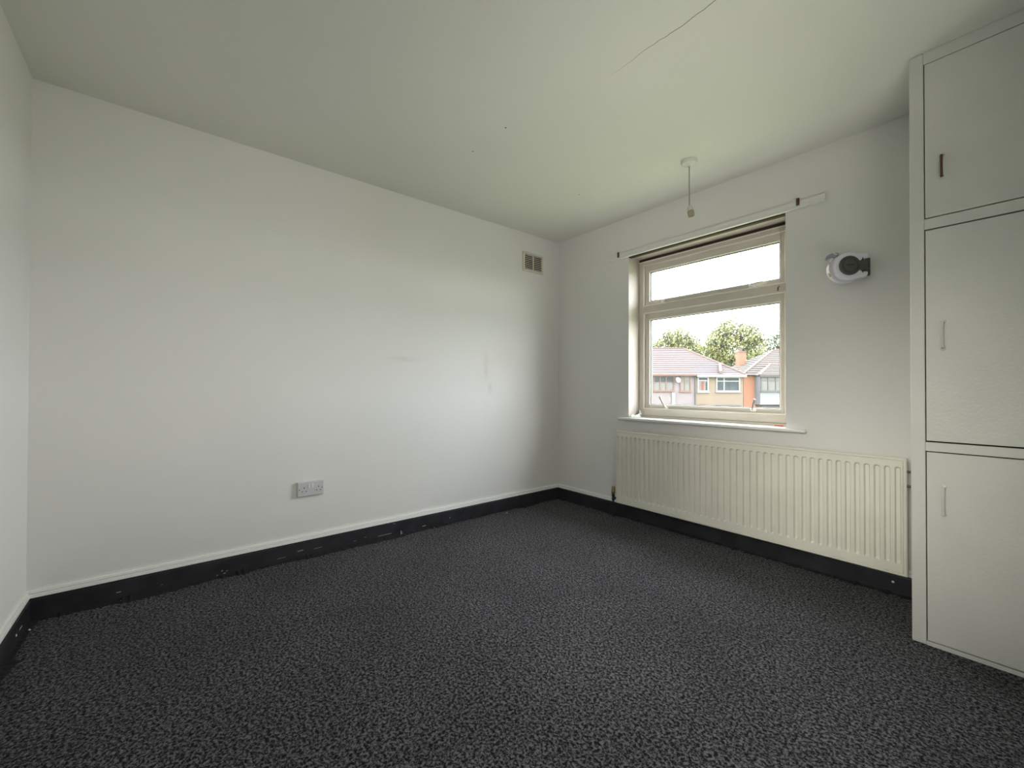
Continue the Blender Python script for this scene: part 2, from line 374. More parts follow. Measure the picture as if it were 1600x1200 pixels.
# crumbs along the carpet edge
def crumb(x, y, r, lab):
    mb = MB(); rnd = random.Random(int(x*999+y*777)); vs = []
    for a, b, c in ((1,0,0),(-1,0,0),(0,1,0),(0,-1,0),(0,0,1),(0,0,-0.2)):
        k = rnd.uniform(0.6, 1.2)*r; vs.append((x+a*k, y+b*k, 0.001+max(0, c)*k*0.8 + r*0.15))
    mb.add(vs, [(0,2,4),(2,1,4),(1,3,4),(3,0,4),(2,0,5),(1,2,5),(3,1,5),(0,3,5)])
    mb.build('crumb', M_chip, origin=(x, y, 0.001), label=lab, category='debris')
crumb(0.036, -1.333, 0.006, 'pale plaster crumb on the carpet by the far torn flap')
crumb(0.091, -0.69, 0.007, 'pale plaster crumb on the carpet near the far corner of the left wall')
crumb(0.034, -1.761, 0.006, 'pale plaster crumb on the carpet left of the torn flap')
crumb(0.034, -3.02, 0.008, 'pale plaster crumb at the skirting nearest the near left corner')
crumb(0.115, -3.30, 0.007, 'pale plaster crumb on the carpet beside the near wall skirting')

# ------------------------------------------------------------------ window
win = bpy.data.objects.new('window_1', None); COL.objects.link(win); win['kind'] = 'structure'; win.location = (1.339, 0.145, OZ0)
F0, F1 = 0.145, 0.215        # frame front and back
fr = MB()
fr.box(OX0, 0.831, F0, F1, 0.812, 2.066).box(1.849, OX1, F0, F1, 0.812, 2.066)
fr.box(0.831, 1.849, F0, F1, 2.028, 2.066).box(0.831, 1.849, F0, F1, 0.812, 0.868)
fr.box(0.831, 1.849, F0, F1, 1.642, 1.697)
fr.build('frame', M_upvc, parent=win, bevel=0.003)
cil = MB(); cil.box(OX0+0.001, OX1-0.001, F0-0.012, F1, OZ0, 0.811); cil.build('lower_strip', M_upvc, parent=win, bevel=0.002)
MB().box(OX0+0.001, OX1-0.001, F0+0.004, F1, 2.0665, 2.0865).build('head_gap', M_brown, parent=win)
MB().box(OX0+0.002, OX1-0.002, 0.001, 0.034, 2.079, 2.0868).build('lintel_strip', M_brown, parent=win, label='dark brown bare timber strip under the front edge of the window head')
bd = MB()
def rim(mb, x0, x1, z0, z1, wdt, y0, y1):
    mb.box(x0, x1, y0, y1, z1-wdt, z1).box(x0, x1, y0, y1, z0, z0+wdt)
    mb.box(x0, x0+wdt, y0, y1, z0+wdt, z1-wdt).box(x1-wdt, x1, y0, y1, z0+wdt, z1-wdt)
def sash(z0, z1, gz0, gz1, label):
    s = MB(); X0, X1 = 0.835, 1.845; G0, G1 = 0.874, 1.817
    y0, y1 = 0.153, 0.205
    s.box(X0, G0, y0, y1, z0, z1).box(G1, X1, y0, y1, z0, z1).box(G0, G1, y0, y1, gz1, z1).box(G0, G1, y0, y1, z0, gz0)
    o = s.build('sash', M_upvc, parent=win, bevel=0.004, label=label)
    b = MB(); rim(b, G0-0.001, G1+0.001, gz0-0.001, gz1+0.001, 0.008, 0.150, 0.176); b.build('glazing_bead', M_bead, parent=o, bevel=0.002)
    g = MB(); rim(g, G0+0.0068, G1-0.0068, gz0+0.0068, gz1-0.0068, 0.0045, 0.160, 0.182); g.build('gasket', M_gasket, parent=o)
    p = MB(); p.box(G0, G1, 0.176, 0.180, gz0, gz1); p.build('pane', M_glass, parent=o)
    return o
s_top = sash(1.700, 2.025, 1.727, 1.978, 'shallow opening top sash')
s_low = sash(0.871, 1.639, 0.897, 1.590, 'tall lower casement sash')
b = MB(); 
for (z0, z1) in ((1.697, 2.028), (0.868, 1.642)): rim(b, 0.829, 1.851, z0-0.002, z1+0.002, 0.008, 0.1375, 0.150)
b.build('frame_bead', M_bead, parent=win, bevel=0.002)
b = MB(); b.box(OX0+0.001, OX1-0.001, 0.139, 0.15, 2.056, 2.064); b.build('head_bead', M_bead, parent=win, bevel=0.002)
def low_handle(x, z, dx, dz):
    mb = MB(); mb.box(x-0.016, x+0.016, 0.139, 0.155, z-0.013, z+0.006)
    mb.tube([(x, 0.148, z-0.002), (x, 0.132, z+0.003), (x+dx*0.15, 0.122, z+0.012)], 0.0085, 8)
    mb.build('handle_base', M_bead, parent=s_low, bevel=0.003, smooth=True)
    h = MB(); h.tube([(x+dx*0.12, 0.124, z+0.008), (x+dx*0.6, 0.114, z+dz*0.6), (x+dx, 0.110, z+dz)], [0.006, 0.0065, 0.0075], 8)
    h.build('window_handle', mat('handle_grey', (0.33, 0.27, 0.24), 0.4), parent=s_low, smooth=True)
low_handle(1.032, 0.880, -0.040, 0.088)
low_handle(1.655, 0.893, 0.022, 0.070)
def top_handle(x, z, dx):
    mb = MB(); mb.box(x-0.016, x+0.016, 0.138, 0.155, z-0.016, z+0.014)
    mb.tube([(x, 0.146, z), (x, 0.128, z+0.004)], 0.010, 8)
    mb.build('handle_base', M_bead, parent=s_top, bevel=0.003, smooth=True)
    h = MB(); h.tube([(x, 0.128, z+0.006), (x+dx*0.5, 0.120, z+0.012), (x+dx, 0.120, z+0.010)], [0.006, 0.006, 0.005], 8)
    h.build('window_handle', M_upvc, parent=s_top, smooth=True)
top_handle(1.000, 1.716, -0.085)
top_handle(1.648, 1.714, 0.078)
mk = MB(); mk.tube([(1.80, 0.1445, 1.655), (1.806, 0.1435, 1.664), (1.802, 0.1435, 1.672), (1.812, 0.1445, 1.684)], 0.003, 6)
mk.build('keyhole_mark', M_rust, parent=win, label='small brown screw mark at the right of the transom')
# reveal lining (beige, lit by the window)
rv = MB(); rv.box(OX0-0.0005, OX0+0.0015, 0.0005, F0, OZ0, OZ1).box(OX1-0.0015, OX1+0.0005, 0.0005, F0, OZ0, OZ1).box(OX0, OX1, 0.034, F0, OZ1-0.0015, OZ1)
rv.build('reveal_lining', M_reveal, parent=win)
# inner sill board
sl = MB(); sl.box(0.706, 1.998, -0.036, 0, OZ0-0.020, OZ0).box(OX0+0.001, OX1-0.001, 0, F0+0.04, OZ0-0.020, OZ0)
sl.build('window_sill', M_gloss, parent=win, bevel=0.006, seg=3, smooth=True, label='white window sill with rounded front edge')
# scrap on the sill, red mark
mb = MB(); rnd = random.Random(4)
path = [(0.800, 0.010, 0.806), (0.812, 0.030, 0.811), (0.806, 0.055, 0.806), (0.818, 0.085, 0.812), (0.822, 0.112, 0.824), (0.812, 0.120, 0.842), (0.806, 0.118, 0.858)]
mb.tube(path, [0.010, 0.012, 0.009, 0.011, 0.010, 0.008, 0.005], 7)
mb.tube([(0.797, 0.020, 0.803), (0.830, 0.045, 0.807), (0.836, 0.09, 0.805)], [0.006, 0.009, 0.006], 6)
mb.build('tissue_scrap', M_plastic, origin=(0.81, 0.06, OZ0), label='white crumpled tissue scrap in the left corner of the window sill', category='scrap')
MB().box(1.795, 1.845, 0.098, 0.106, OZ0, OZ0+0.006).build('red_sliver', M_red, origin=(1.82, 0.102, OZ0), bevel=0.002, label='small red sliver at the right end of the window sill', category='scrap')

# ------------------------------------------------------------------ curtain track board above the window
tb = thing('curtain_batten', 'long thin white batten fixed to the wall above the window', 'batten', (1.35, 0, 2.09))
MB().box(0.610, 2.093, -0.018, 0, 2.091, 2.130).build('board', M_wall, parent=tb, bevel=0.001)
MB().box(0.612, 2.091, -0.0225, -0.001, 2.0868, 2.0915).build('lit_lower_edge', M_gloss, parent=tb)  # whiter strip paints in the light caught along the lower edge
for x, zz in ((0.701, 2.118), (1.962, 2.122)):
    b = MB(); b.box(x-0.008, x+0.008, -0.024, -0.018, zz-0.020, zz+0.022); b.tube([(x, -0.024, zz+0.008), (x, -0.028, zz+0.008)], 0.004, 8)
    b.build('bracket', M_rust, parent=tb, bevel=0.001)

# ------------------------------------------------------------------ radiator
rd = thing('radiator', 'long white panel radiator with vertical grooves under the window', 'radiator', (1.58, -0.06, 0.118))
RX0, RX1, RZ0, RZ1, RY = 0.723, 2.431, 0.118, 0.694, -0.082
def rad_depth(x, z):
    d = 0.0
    pitch = (2.398-0.746)/42; k = round((x-0.746)/pitch); k = max(0, min(42, k)); dx = abs(x-(0.746+k*pitch))
    hw = 0.0120
    zt, zb = 0.650, 0.172
    if z > zt-hw: dz = max(0, z-(zt-hw))
    elif z < zb+hw: dz = max(0, (zb+hw)-z)
    else: dz = 0
    r = math.hypot(dx, dz)
    t = max(0, min(1, (hw-r)/0.0050)); d += 0.014*(t*t*(3-2*t))
    e = min(x-RX0, RX1-x, z-RZ0, RZ1-z)
    if e < 0.004: d += 0.004*(1-e/0.004)
    d += 0.005*max(0, 1-abs(e-0.013)/0.003)
    return d
xs = set([RX0, RX0+0.002, RX0+0.004, RX0+0.010, RX0+0.013, RX0+0.016, RX1, RX1-0.002, RX1-0.004, RX1-0.010, RX1-0.013, RX1-0.016])
pitch = (2.398-0.746)/42
for k in range(43):
    c = 0.746+k*pitch
    for o in (-0.0195, -0.0120, -0.0105, -0.009, -0.007, -0.003, 0, 0.003, 0.007, 0.009, 0.0105, 0.0120): 
        v = c+o
        if RX0+0.0165 < v < RX1-0.0165: xs.add(v)
xs = sorted(xs)
zs = [RZ0, RZ0+0.002, RZ0+0.004, RZ0+0.010, RZ0+0.013, RZ0+0.016, 0.15, 0.172, 0.174, 0.1765, 0.179, 0.182, 0.1845, 0.19, 0.3, 0.42, 0.54, 0.63, 0.6375, 0.640, 0.643, 0.6455, 0.648, 0.650, 0.66, RZ1-0.016, RZ1-0.013, RZ1-0.010, RZ1-0.004, RZ1-0.002, RZ1]
pn = MB(); vs = [(x, RY+rad_depth(x, z), z) for z in zs for x in xs]; nx = len(xs); fs = []
for j in range(len(zs)-1):
    for i in range(nx-1): fs.append((j*nx+i, j*nx+i+1, (j+1)*nx+i+1, (j+1)*nx+i))
o = len(vs); bk = [(x, RY+0.022, z) for x, z in ((RX0, RZ0), (RX1, RZ0), (RX1, RZ1), (RX0, RZ1))]
vs += bk; fs.append((o+3, o+2, o+1, o))
pn.add(vs, fs)
# side skirts
bot = list(range(nx)); top = [(len(zs)-1)*nx+i for i in range(nx)]
lft = [j*nx for j in range(len(zs))]; rgt = [j*nx+nx-1 for j in range(len(zs))]
pn.f.append(bot+[o+1, o]); pn.f.append(list(reversed(top))+[o+3, o+2]); pn.f.append(list(reversed(lft))+[o, o+3]); pn.f.append(rgt+[o+2, o+1]); pn.mi += [0]*4
pn.build('panel', M_rad, parent=rd, smooth=True)
for x in (0.95, 2.2):
    MB().box(x-0.02, x+0.02, -0.060, -0.0015, 0.20, 0.60).build("bracket", M_rad, parent=rd)
fin = MB(); x = RX0+0.05
while x < RX1-0.05: fin.box(x, x+0.001, -0.059, -0.03, 0.16, 0.66); x += 0.02
fin.build('convector_fins', M_rad, parent=rd, kind='stuff')
vb = MB(); vb.lathe((0.690, -0.070, 0.176), (0, 0, 1), [(0.010, 0), (0.0145, 0.008), (0.0155, 0.02), (0.0155, 0.040), (0.013, 0.048), (0.014, 0.056), (0.011, 0.064)], 12)
vo = vb.build('valve', M_brass, parent=rd, smooth=True, label='tarnished brass valve at the left end')
vb = MB(); vb.lathe((0.690, -0.070, 0.128), (0, 0, 1), [(0.008, 0), (0.013, 0.004), (0.013, 0.020), (0.009, 0.026), (0.012, 0.032), (0.012, 0.048)], 8)
vb.tube([(0.690, -0.070, 0.150), (0.735, -0.070, 0.150)], 0.010, 8)
vb.build('union_nut', M_black, parent=vo, smooth=True)
MB().tube([(0.690, -0.070, 0.130), (0.690, -0.070, 0.0)], 0.008, 10).build('pipe', M_black, parent=rd, smooth=True, label='black painted pipe dropping to the floor')
for x, z in ((2.4315, 0.63), (2.4315, 0.56)):
    MB().tube([(x-0.001, -0.070, z), (x+0.012, -0.070, z)], 0.006, 8).build('end_plug', M_reelg, parent=rd)

# ------------------------------------------------------------------ built-in cupboard
CX0, CY = 2.4955, -0.480
cb = thing('built_in_cupboard', 'tall grey-white built-in cupboard with three flush doors right of the radiator', 'cupboard', (2.82, CY, 0))
DXa, DXb = 2.5385, 3.06
doors = [(1.726, 2.353), (0.823, 1.675), (0.020, 0.778)]
MB().box(CX0, CX0+0.018, CY+0.02, -0.0005, 0.0005, H-0.001).build('side_panel', M_cup, parent=cb)
ff = MB(); y0, y1 = CY, CY+0.0195
ff.box(CX0, DXa, y0, y1, 0.0005, H-0.001).build('left_stile', M_cup, parent=cb, bevel=0.004, seg=3)
MB().box(DXb, XR-0.001, y0, y1, 0.0005, H-0.001).build('right_stile', M_cup, parent=cb, bevel=0.002)
for z0, z1 in ((2.356, H-0.001), (1.680, 1.7225), (0.7825, 0.818), (0.0005, 0.0165)):
    MB().box(DXa, DXb, y0, y1, z0, z1).build('rail', M_cup, parent=cb, bevel=0.0008)
MB().box(DXa, XR-0.002, CY+0.03, CY+0.034, 0.018, H-0.05).build('inner_backing', M_gap, parent=cb)
names = ['top', 'middle', 'bottom']
hz = [(1.872, 1.968), (1.190, 1.305), (0.530, 0.650)]
for i, (z0, z1) in enumerate(doors):
    g = 0.0028 if i != 1 else 0.0035
    d = MB().box(DXa+0.003, DXb-0.003, CY+0.0005, CY+0.0195, z0+0.001, z1-(0.0 if i != 1 else 0.0005)).build('door', M_cup, parent=cb, bevel=0.0012)
    zb, zt = hz[i]; hx = 2.590
    h = MB(); rr = random.Random(i)
    dx = (0.0, 0.002, 0.001)[i]
    h.tube([(hx, CY+0.001, zt-0.006), (hx, CY-0.014, zt-0.008), (hx-dx, CY-0.019, (zt+zb)/2), (hx, CY-0.014, zb+0.008), (hx, CY+0.001, zb+0.006)], [0.0058, 0.0045, 0.004, 0.0045, 0.0058], 8, 1)
    h.lathe((hx, CY+0.001, zt-0.004), (0, -1, 0), [(0.009, 0), (0.008, 0.004), (0.004, 0.006)], 10)
    h.lathe((hx, CY+0.001, zb+0.004), (0, -1, 0), [(0.009, 0), (0.008, 0.004), (0.004, 0.006)], 10)
    if i == 0: h.build('handle', [M_cup, M_rust], parent=d, smooth=True, label='brown metal pull handle with painted feet')
    else: h.build('handle', [M_cup, M_cup], parent=d, smooth=True)
    if i == 0:
        pass

# ------------------------------------------------------------------ socket on the left wall
sc = thing('power_socket', 'white double power socket low on the left wall', 'socket', (0, -2.172, 0.367))
MB().box(0, 0.012, -2.248, -2.096, 0.368, 0.4575).build('back_box', M_socket, parent=sc, bevel=0.003)
MB().box(0.012, 0.020, -2.246, -2.098, 0.370, 0.4555).build('face_plate', M_socket, parent=sc, bevel=0.003, seg=3)
for cy in (-2.210, -2.128):
    for dy, dz, a, b_ in ((0, 0.009, 0.0022, 0.004), (-0.0105, -0.0125, 0.0035, 0.002), (0.0105, -0.0125, 0.0035, 0.002)):
        MB().box(0.0195, 0.0204, cy+dy-a, cy+dy+a, 0.412+dz-b_, 0.412+dz+b_).build('pin_hole', M_hole, parent=sc)
for cy in (-2.2365, -2.108):
    MB().lathe((0.020, cy, 0.412), (1, 0, 0), [(0.0032, 0), (0.003, 0.0006)], 10).build('screw_head', M_reelk, parent=sc)
for cy in (-2.181, -2.163):
    MB().add([(0.0195, cy-0.006, 0.415), (0.0195, cy+0.006, 0.415), (0.0195, cy+0.006, 0.440), (0.0195, cy-0.006, 0.440), (0.0205, cy-0.006, 0.415), (0.0205, cy+0.006, 0.415), (0.0245, cy+0.006, 0.440), (0.0245, cy-0.006, 0.440)],
             [(0,1,2,3),(4,5,6,7),(0,1,5,4),(1,2,6,5),(2,3,7,6),(3,0,4,7)]).build('rocker_switch', M_plastic, parent=sc)

# ------------------------------------------------------------------ air vent on the left wall
vt = thing('air_vent', 'cream louvred air vent high on the left wall near the corner', 'vent', (0, -0.327, 2.066))
VY0, VY1, VZ0, VZ1 = -0.449, -0.206, 2.067, 2.238
f = MB(); e = 0.020; X1 = 0.012
f.box(0, X1, VY0, VY1, VZ1-e, VZ1).box(0, X1, VY0, VY1, VZ0, VZ0+e).box(0, X1, VY0, VY0+e, VZ0+e, VZ1-e).box(0, X1, VY1-e, VY1, VZ0+e, VZ1-e)
f.box(0, X1, -0.332, -0.322, VZ0+e, VZ1-e)
f.build('frame', M_vent, parent=vt, bevel=0.003)
MB().box(0.0003, 0.001, VY0+0.01, VY1-0.01, VZ0+0.01, VZ1-0.01).build('duct_opening', M_gap, parent=vt)
n = 8; hgt = (VZ1-VZ0-2*e)/n
for k in range(n):
    zc = VZ0+e+hgt*(k+0.62)
    for a0, a1 in ((VY0+e, -0.332), (-0.322, VY1-e)):
        MB().add([(0.001, a0, zc+0.006), (0.001, a1, zc+0.006), (0.0105, a1, zc-0.004), (0.0105, a0, zc-0.004), (0.001, a0, zc+0.0035), (0.001, a1, zc+0.0035), (0.0105, a1, zc-0.0065), (0.0105, a0, zc-0.0065)],
                 [(0,1,2,3),(4,7,6,5),(3,2,6,7),(0,4,5,1),(0,3,7,4),(1,5,6,2)]).build('louvre', M_vent, parent=vt)

# ------------------------------------------------------------------ pendant
PX, PY = 1.518, -0.429
pe = thing('ceiling_pendant', 'bare ceiling pendant with short flex and empty lampholder in front of the window', 'pendant', (PX, PY, H))
MB().lathe((PX, PY, H), (0, 0, -1), [(0.044, 0), (0.0455, 0.010), (0.041, 0.018), (0.022, 0.024), (0.012, 0.027), (0.007, 0.033)], 28).build('ceiling_rose', mat('rose_plastic', (0.66, 0.68, 0.61), 0.35), parent=pe, smooth=True)
MB().tube([(PX, PY, H-0.03), (PX-0.001, PY, 2.27), (PX, PY, 2.132)], 0.0032, 8).build('flex', M_cord, parent=pe, smooth=True)
tl = Vector((0.16, 0.10, -1)).normalized()
MB().lathe((PX, PY, 2.136), tl, [(0.006, 0), (0.012, 0.006), (0.0165, 0.016), (0.0175, 0.032)], 18).build('lampholder_cap', M_bulb, parent=pe, smooth=True)
MB().lathe(Vector((PX, PY, 2.136))+tl*0.0322, tl, [(0.0165, 0), (0.0165, 0.003), (0.019, 0.004), (0.019, 0.034), (0.015, 0.034), (0.0145, 0.010), (0.004, 0.009)], 18).build('lampholder_skirt', M_skirt_holder, parent=pe, smooth=True)

# ------------------------------------------------------------------ retractable line reel on the wall
a = Vector((0.75, 0.66, 0)).normalized(); nn = Vector((0.66, -0.75, 0)).normalized(); bz = Vector((0, 0, 1))
RC = Vector((2.2255, -0.130, 1.669)); T = 0.080
rl = thing('line_reel', 'white and dark grey retractable washing line reel on the wall right of the window', 'reel', tuple(RC - nn*T))
def P(u, v, d=0.0): return RC + a*u + bz*v + nn*d
outl = []
for k in range(0, 25):
    t = math.radians(62 + (298-62)*k/24); outl.append((0.074*math.cos(t), 0.074*math.sin(t)))
outl += [(0.072, -0.060), (0.084, -0.050), (0.086, -0.030), (0.060, -0.030), (0.046, -0.018), (0.046, 0.022), (0.060, 0.034), (0.088, 0.040), (0.088, 0.062), (0.078, 0.068)]
hs = MB(); hs.prism([P(u, v) for u, v in outl], -nn*0.030); hs.build('housing_front', M_reelw, parent=rl, bevel=0.006, seg=3, smooth=True)
hs = MB()
hs.lathe(P(-0.004, -0.003, -T), nn, [(0.058, 0), (0.070, 0.010), (0.080, 0.036), (0.080, T-0.034), (0.076, T-0.030)], 36)
hs.build('housing_back', M_reelw, parent=rl, smooth=True)
cp = MB(); cp.lathe(P(-0.002, 0.002, -0.004), nn, [(0.050, 0), (0.050, 0.008), (0.047, 0.010), (0.040, 0.010), (0.038, 0.006), (0.034, 0.006), (0.032, 0.0105), (0.010, 0.012)], 32)
cp.build('cap', M_reelg, parent=rl, smooth=True)
MB().obox(P(0.056, 0.002, -0.012), a, bz, nn, 0.028, 0.026, 0.014).build('swivel_arm', M_reelg, parent=rl, bevel=0.004)
MB().obox(P(0.0, 0.004, 0.0085), a, bz, nn, 0.017, 0.0025, 0.0008).build('cap_slot', M_reelk, parent=rl)
bx = MB().box(2.258, 2.272, -0.085, -0.010, 1.636, 1.706); bx.box(2.240, 2.284, -0.010, 0, 1.630, 1.722)
bx.build('wall_bracket', M_reelg, parent=rl, bevel=0.002)
MB().tube([(2.268, -0.088, 1.630), (2.268, -0.088, 1.712)], 0.004, 8).build('pivot_pin', M_reelk, parent=rl)
hk = MB(); q0 = P(-0.052, 0.058, -0.03)
hk.tube([q0, q0+Vector((-0.012, -0.01, 0.008)), q0+Vector((-0.026, -0.02, 0.0)), q0+Vector((-0.034, -0.026, -0.014))], [0.009, 0.012, 0.010, 0.006], 8)
hk.tube([q0+Vector((0.006, 0, 0.004)), q0+Vector((0.012, 0.004, 0.016)), q0+Vector((0, 0, 0.02))], 0.004, 6)
hk.build('line_hook', M_reelc, parent=rl, smooth=True)
# sticker on the left flank of the housing
ax_c = P(-0.004, -0.003, -T)
def flank(t0, t1, d0, d1, r=0.0806, n=10):
    vs = []; fs = []
    for i in range(n+1):
        t = math.radians(t0+(t1-t0)*i/n)
        for d in (d0, d1): vs.append(ax_c + (a*math.cos(t)+bz*math.sin(t))*r + nn*d)
    for i in range(n): fs.append((2*i, 2*i+1, 2*i+3, 2*i+2))
    return vs, fs
s_ = MB(); s_.add(*flank(150, 215, 0.037, 0.054)); s_.add(*flank(152, 166, 0.038, 0.046, 0.0809), 1); s_.add(*flank(196, 213, 0.038, 0.047, 0.0809), 1); s_.add(*flank(198, 212, 0.048, 0.053, 0.0809), 2); s_.add(*flank(154, 164, 0.048, 0.053, 0.0809), 2)
s_.build('sticker', [M_stick, M_stick2, M_stick3], parent=rl, label='cream sticker with tan and brown blocks')

# ================================================================== outdoors (houses face our window at a slant)
Rh = Vector((math.cos(YAW), math.sin(YAW), 0)); Fh = Vector((-math.sin(YAW), math.cos(YAW), 0)); O0 = Vector((CAM.x, CAM.y, 0))
def OUT(p): return O0 + Rh*p.x + Fh*p.y + Vector((0, 0, p.z))
def OM():
    b = MB(); b.T = OUT; return b
def U(px, wd): return (px-800)*wd/655
def Z(py, wd, px=1110): return 1.034 + (605.7+(px-800)*0.0026-py)*wd/655
GZ = -2.75
AF = 0.125   # darkens outdoor colours well below real paint to offset the very bright sky
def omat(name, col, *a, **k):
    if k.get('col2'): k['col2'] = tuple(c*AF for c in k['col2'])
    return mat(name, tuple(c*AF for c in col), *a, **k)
def grd_mat(name, c1, c2, sc):
    return mat(name, c1, 0.95, bump=0.5, bscale=8, col2=c2, vscale=sc)
M_grass = grd_mat('grass', (0.16, 0.185, 0.08), (0.11, 0.13, 0.06), 0.6)
gm = MB(); gm.box(-80, 90, 1.2, 130, GZ-0.3, GZ); gm.box(-80, 90, -60, 1.2, GZ-0.3, GZ-0.001)
gm.build('ground', M_grass, kind='structure', label='green garden ground below the window')
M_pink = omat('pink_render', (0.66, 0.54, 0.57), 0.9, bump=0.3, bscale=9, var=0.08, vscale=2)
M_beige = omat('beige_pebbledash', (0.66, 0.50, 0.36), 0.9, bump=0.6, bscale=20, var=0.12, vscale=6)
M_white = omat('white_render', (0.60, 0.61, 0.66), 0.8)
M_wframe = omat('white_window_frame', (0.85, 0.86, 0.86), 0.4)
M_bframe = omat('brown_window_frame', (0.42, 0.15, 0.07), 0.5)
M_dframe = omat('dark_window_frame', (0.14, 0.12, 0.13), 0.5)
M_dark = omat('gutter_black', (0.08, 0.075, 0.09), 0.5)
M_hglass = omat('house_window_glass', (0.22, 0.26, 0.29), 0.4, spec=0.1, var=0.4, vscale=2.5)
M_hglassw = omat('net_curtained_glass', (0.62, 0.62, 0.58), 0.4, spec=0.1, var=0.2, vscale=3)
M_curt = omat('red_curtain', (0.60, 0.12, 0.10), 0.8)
def brick_mat():
    M = bpy.data.materials.new('orange_brickwork'); M.use_nodes = True
    t = M.node_tree; b = t.nodes['Principled BSDF']; b.inputs['Roughness'].default_value = 0.9
    c = t.nodes.new('ShaderNodeTexCoord'); mp_ = t.nodes.new('ShaderNodeMapping'); mp_.inputs['Rotation'].default_value = (math.radians(90), 0, 0)
    br = t.nodes.new('ShaderNodeTexBrick'); br.inputs['Scale'].default_value = 1.0
    br.inputs['Brick Width'].default_value = 0.225; br.inputs['Row Height'].default_value = 0.075; br.inputs['Mortar Size'].default_value = 0.008
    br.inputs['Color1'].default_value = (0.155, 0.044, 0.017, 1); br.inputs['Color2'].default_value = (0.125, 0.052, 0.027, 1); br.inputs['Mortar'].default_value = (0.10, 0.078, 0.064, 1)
    # facade coordinates: distance along the wall and height
    sp = t.nodes.new('ShaderNodeSeparateXYZ'); cb_ = t.nodes.new('ShaderNodeCombineXYZ')
    mr = t.nodes.new('ShaderNodeMapping'); mr.inputs['Rotation'].default_value = (0, 0, -YAW)
    t.links.new(c.outputs['Object'], mr.inputs[0]); t.links.new(mr.outputs[0], sp.inputs[0])
    t.links.new(sp.outputs['X'], cb_.inputs['X']); t.links.new(sp.outputs['Z'], cb_.inputs['Y']); t.links.new(cb_.outputs[0], br.inputs['Vector'])
    t.links.new(br.outputs['Color'], b.inputs['Base Color'])
    return M
M_brick = brick_mat()
def tile_mat(name, c1, c2, sc=0.35):
    M = omat(name, c1, 0.9, bump=0.5, bscale=12, col2=c2, vscale=sc); return M
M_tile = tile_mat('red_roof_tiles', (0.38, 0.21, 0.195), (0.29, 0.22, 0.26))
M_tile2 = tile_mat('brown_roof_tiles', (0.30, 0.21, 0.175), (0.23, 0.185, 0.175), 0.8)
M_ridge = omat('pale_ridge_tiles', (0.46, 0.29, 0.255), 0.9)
def courses(mb, bl, br, tr, tl_, n, lift=0.05, mi=0):
    bl, br, tr, tl_ = map(Vector, (bl, br, tr, tl_))
    nrm = (br-bl).cross(tl_-bl)
    if nrm.length < 1e-6: nrm = (br-bl).cross(tr-bl)
    nrm.normalize()
    if nrm.z < 0: nrm = -nrm
    for k in range(n):
        t0, t1 = k/n, (k+1)/n
        A, B = bl.lerp(tl_, t0), br.lerp(tr, t0); C_, D = br.lerp(tr, t1), bl.lerp(tl_, t1)
        mb.add([A+nrm*lift, B+nrm*lift, C_+nrm*0.005, D+nrm*0.005, A, B], [(0,1,2,3),(4,5,1,0)], mi)
def far_window(parent, px0, px1, py0, py1, wd, fm, gm_, mull, trans, label=None, fw=0.07, sill=True):
    u0, u1, z0, z1 = U(px0, wd), U(px1, wd), Z(py1, wd), Z(py0, wd)
    b = OM(); y0, y1 = wd-0.06, wd+0.02
    b.box(u0, u1, y0, y1, z1-fw, z1).box(u0, u1, y0, y1, z0, z0+fw).box(u0, u0+fw, y0, y1, z0+fw, z1-fw).box(u1-fw, u1, y0, y1, z0+fw, z1-fw)
    us = [u0+fw] + [U(p, wd) for p in mull] + [u1-fw]
    zt = Z(trans, wd) if trans else None
    for p in mull: b.box(U(p, wd)-fw*0.45, U(p, wd)+fw*0.45, y0+0.01, y1, z0+fw, z1-fw)
    if zt: b.box(u0+fw, u1-fw, y0+0.012, y1, zt-fw*0.35, zt+fw*0.35)
    if sill: b.box(u0-0.06, u1+0.06, y0-0.06, y1, z0-0.06, z0)
    o = b.build('window', fm, parent=parent, **({'label': label} if label else {}))
    for i in range(len(us)-1):
        rows = [(z0+fw, zt), (zt, z1-fw)] if zt else [(z0+fw, z1-fw)]
        for j, (a0, a1) in enumerate(rows):
            g = gm_[j] if isinstance(gm_, (list, tuple)) else gm_
            p = OM(); p.box(us[i], us[i+1], wd-0.01, wd+0.015, a0, a1); p.build('pane', g, parent=o)
    return o
W1 = 33.0
# ---- pink house
hc = OUT(Vector((U(1000, W1), W1, GZ)))
h1 = thing('pink_house', 'pink rendered house with brown-framed windows, leftmost through the window', 'building', tuple(hc), 'houses across the back')
h2 = thing('beige_house', 'beige pebbledashed house with white-framed windows and red tiled hipped roof', 'building', tuple(OUT(Vector((U(1125, W1), W1, GZ)))), 'houses across the back')
h3 = thing('brick_house', 'house with orange brick corner, brick chimney and white bay, rightmost through the window', 'building', tuple(OUT(Vector((U(1200, 33.4), 33.4, GZ)))), 'houses across the back')
ZE = Z(584.5, W1); uA, uB, uC = U(880, W1), U(1085.5, W1), U(1161, W1)
OM().box(uA, uB, W1, W1+8, GZ+0.001, ZE).build('wall', M_pink, parent=h1)
OM().box(uB, uC, W1, W1+8, GZ+0.001, ZE).build('wall', M_beige, parent=h2)
WR = W1+4; ZR = Z(545, WR)
uRe = U(1068, WR)
f1 = OM(); uD = uA+3.0
ov = 0.25
uRidgeSplit = uB
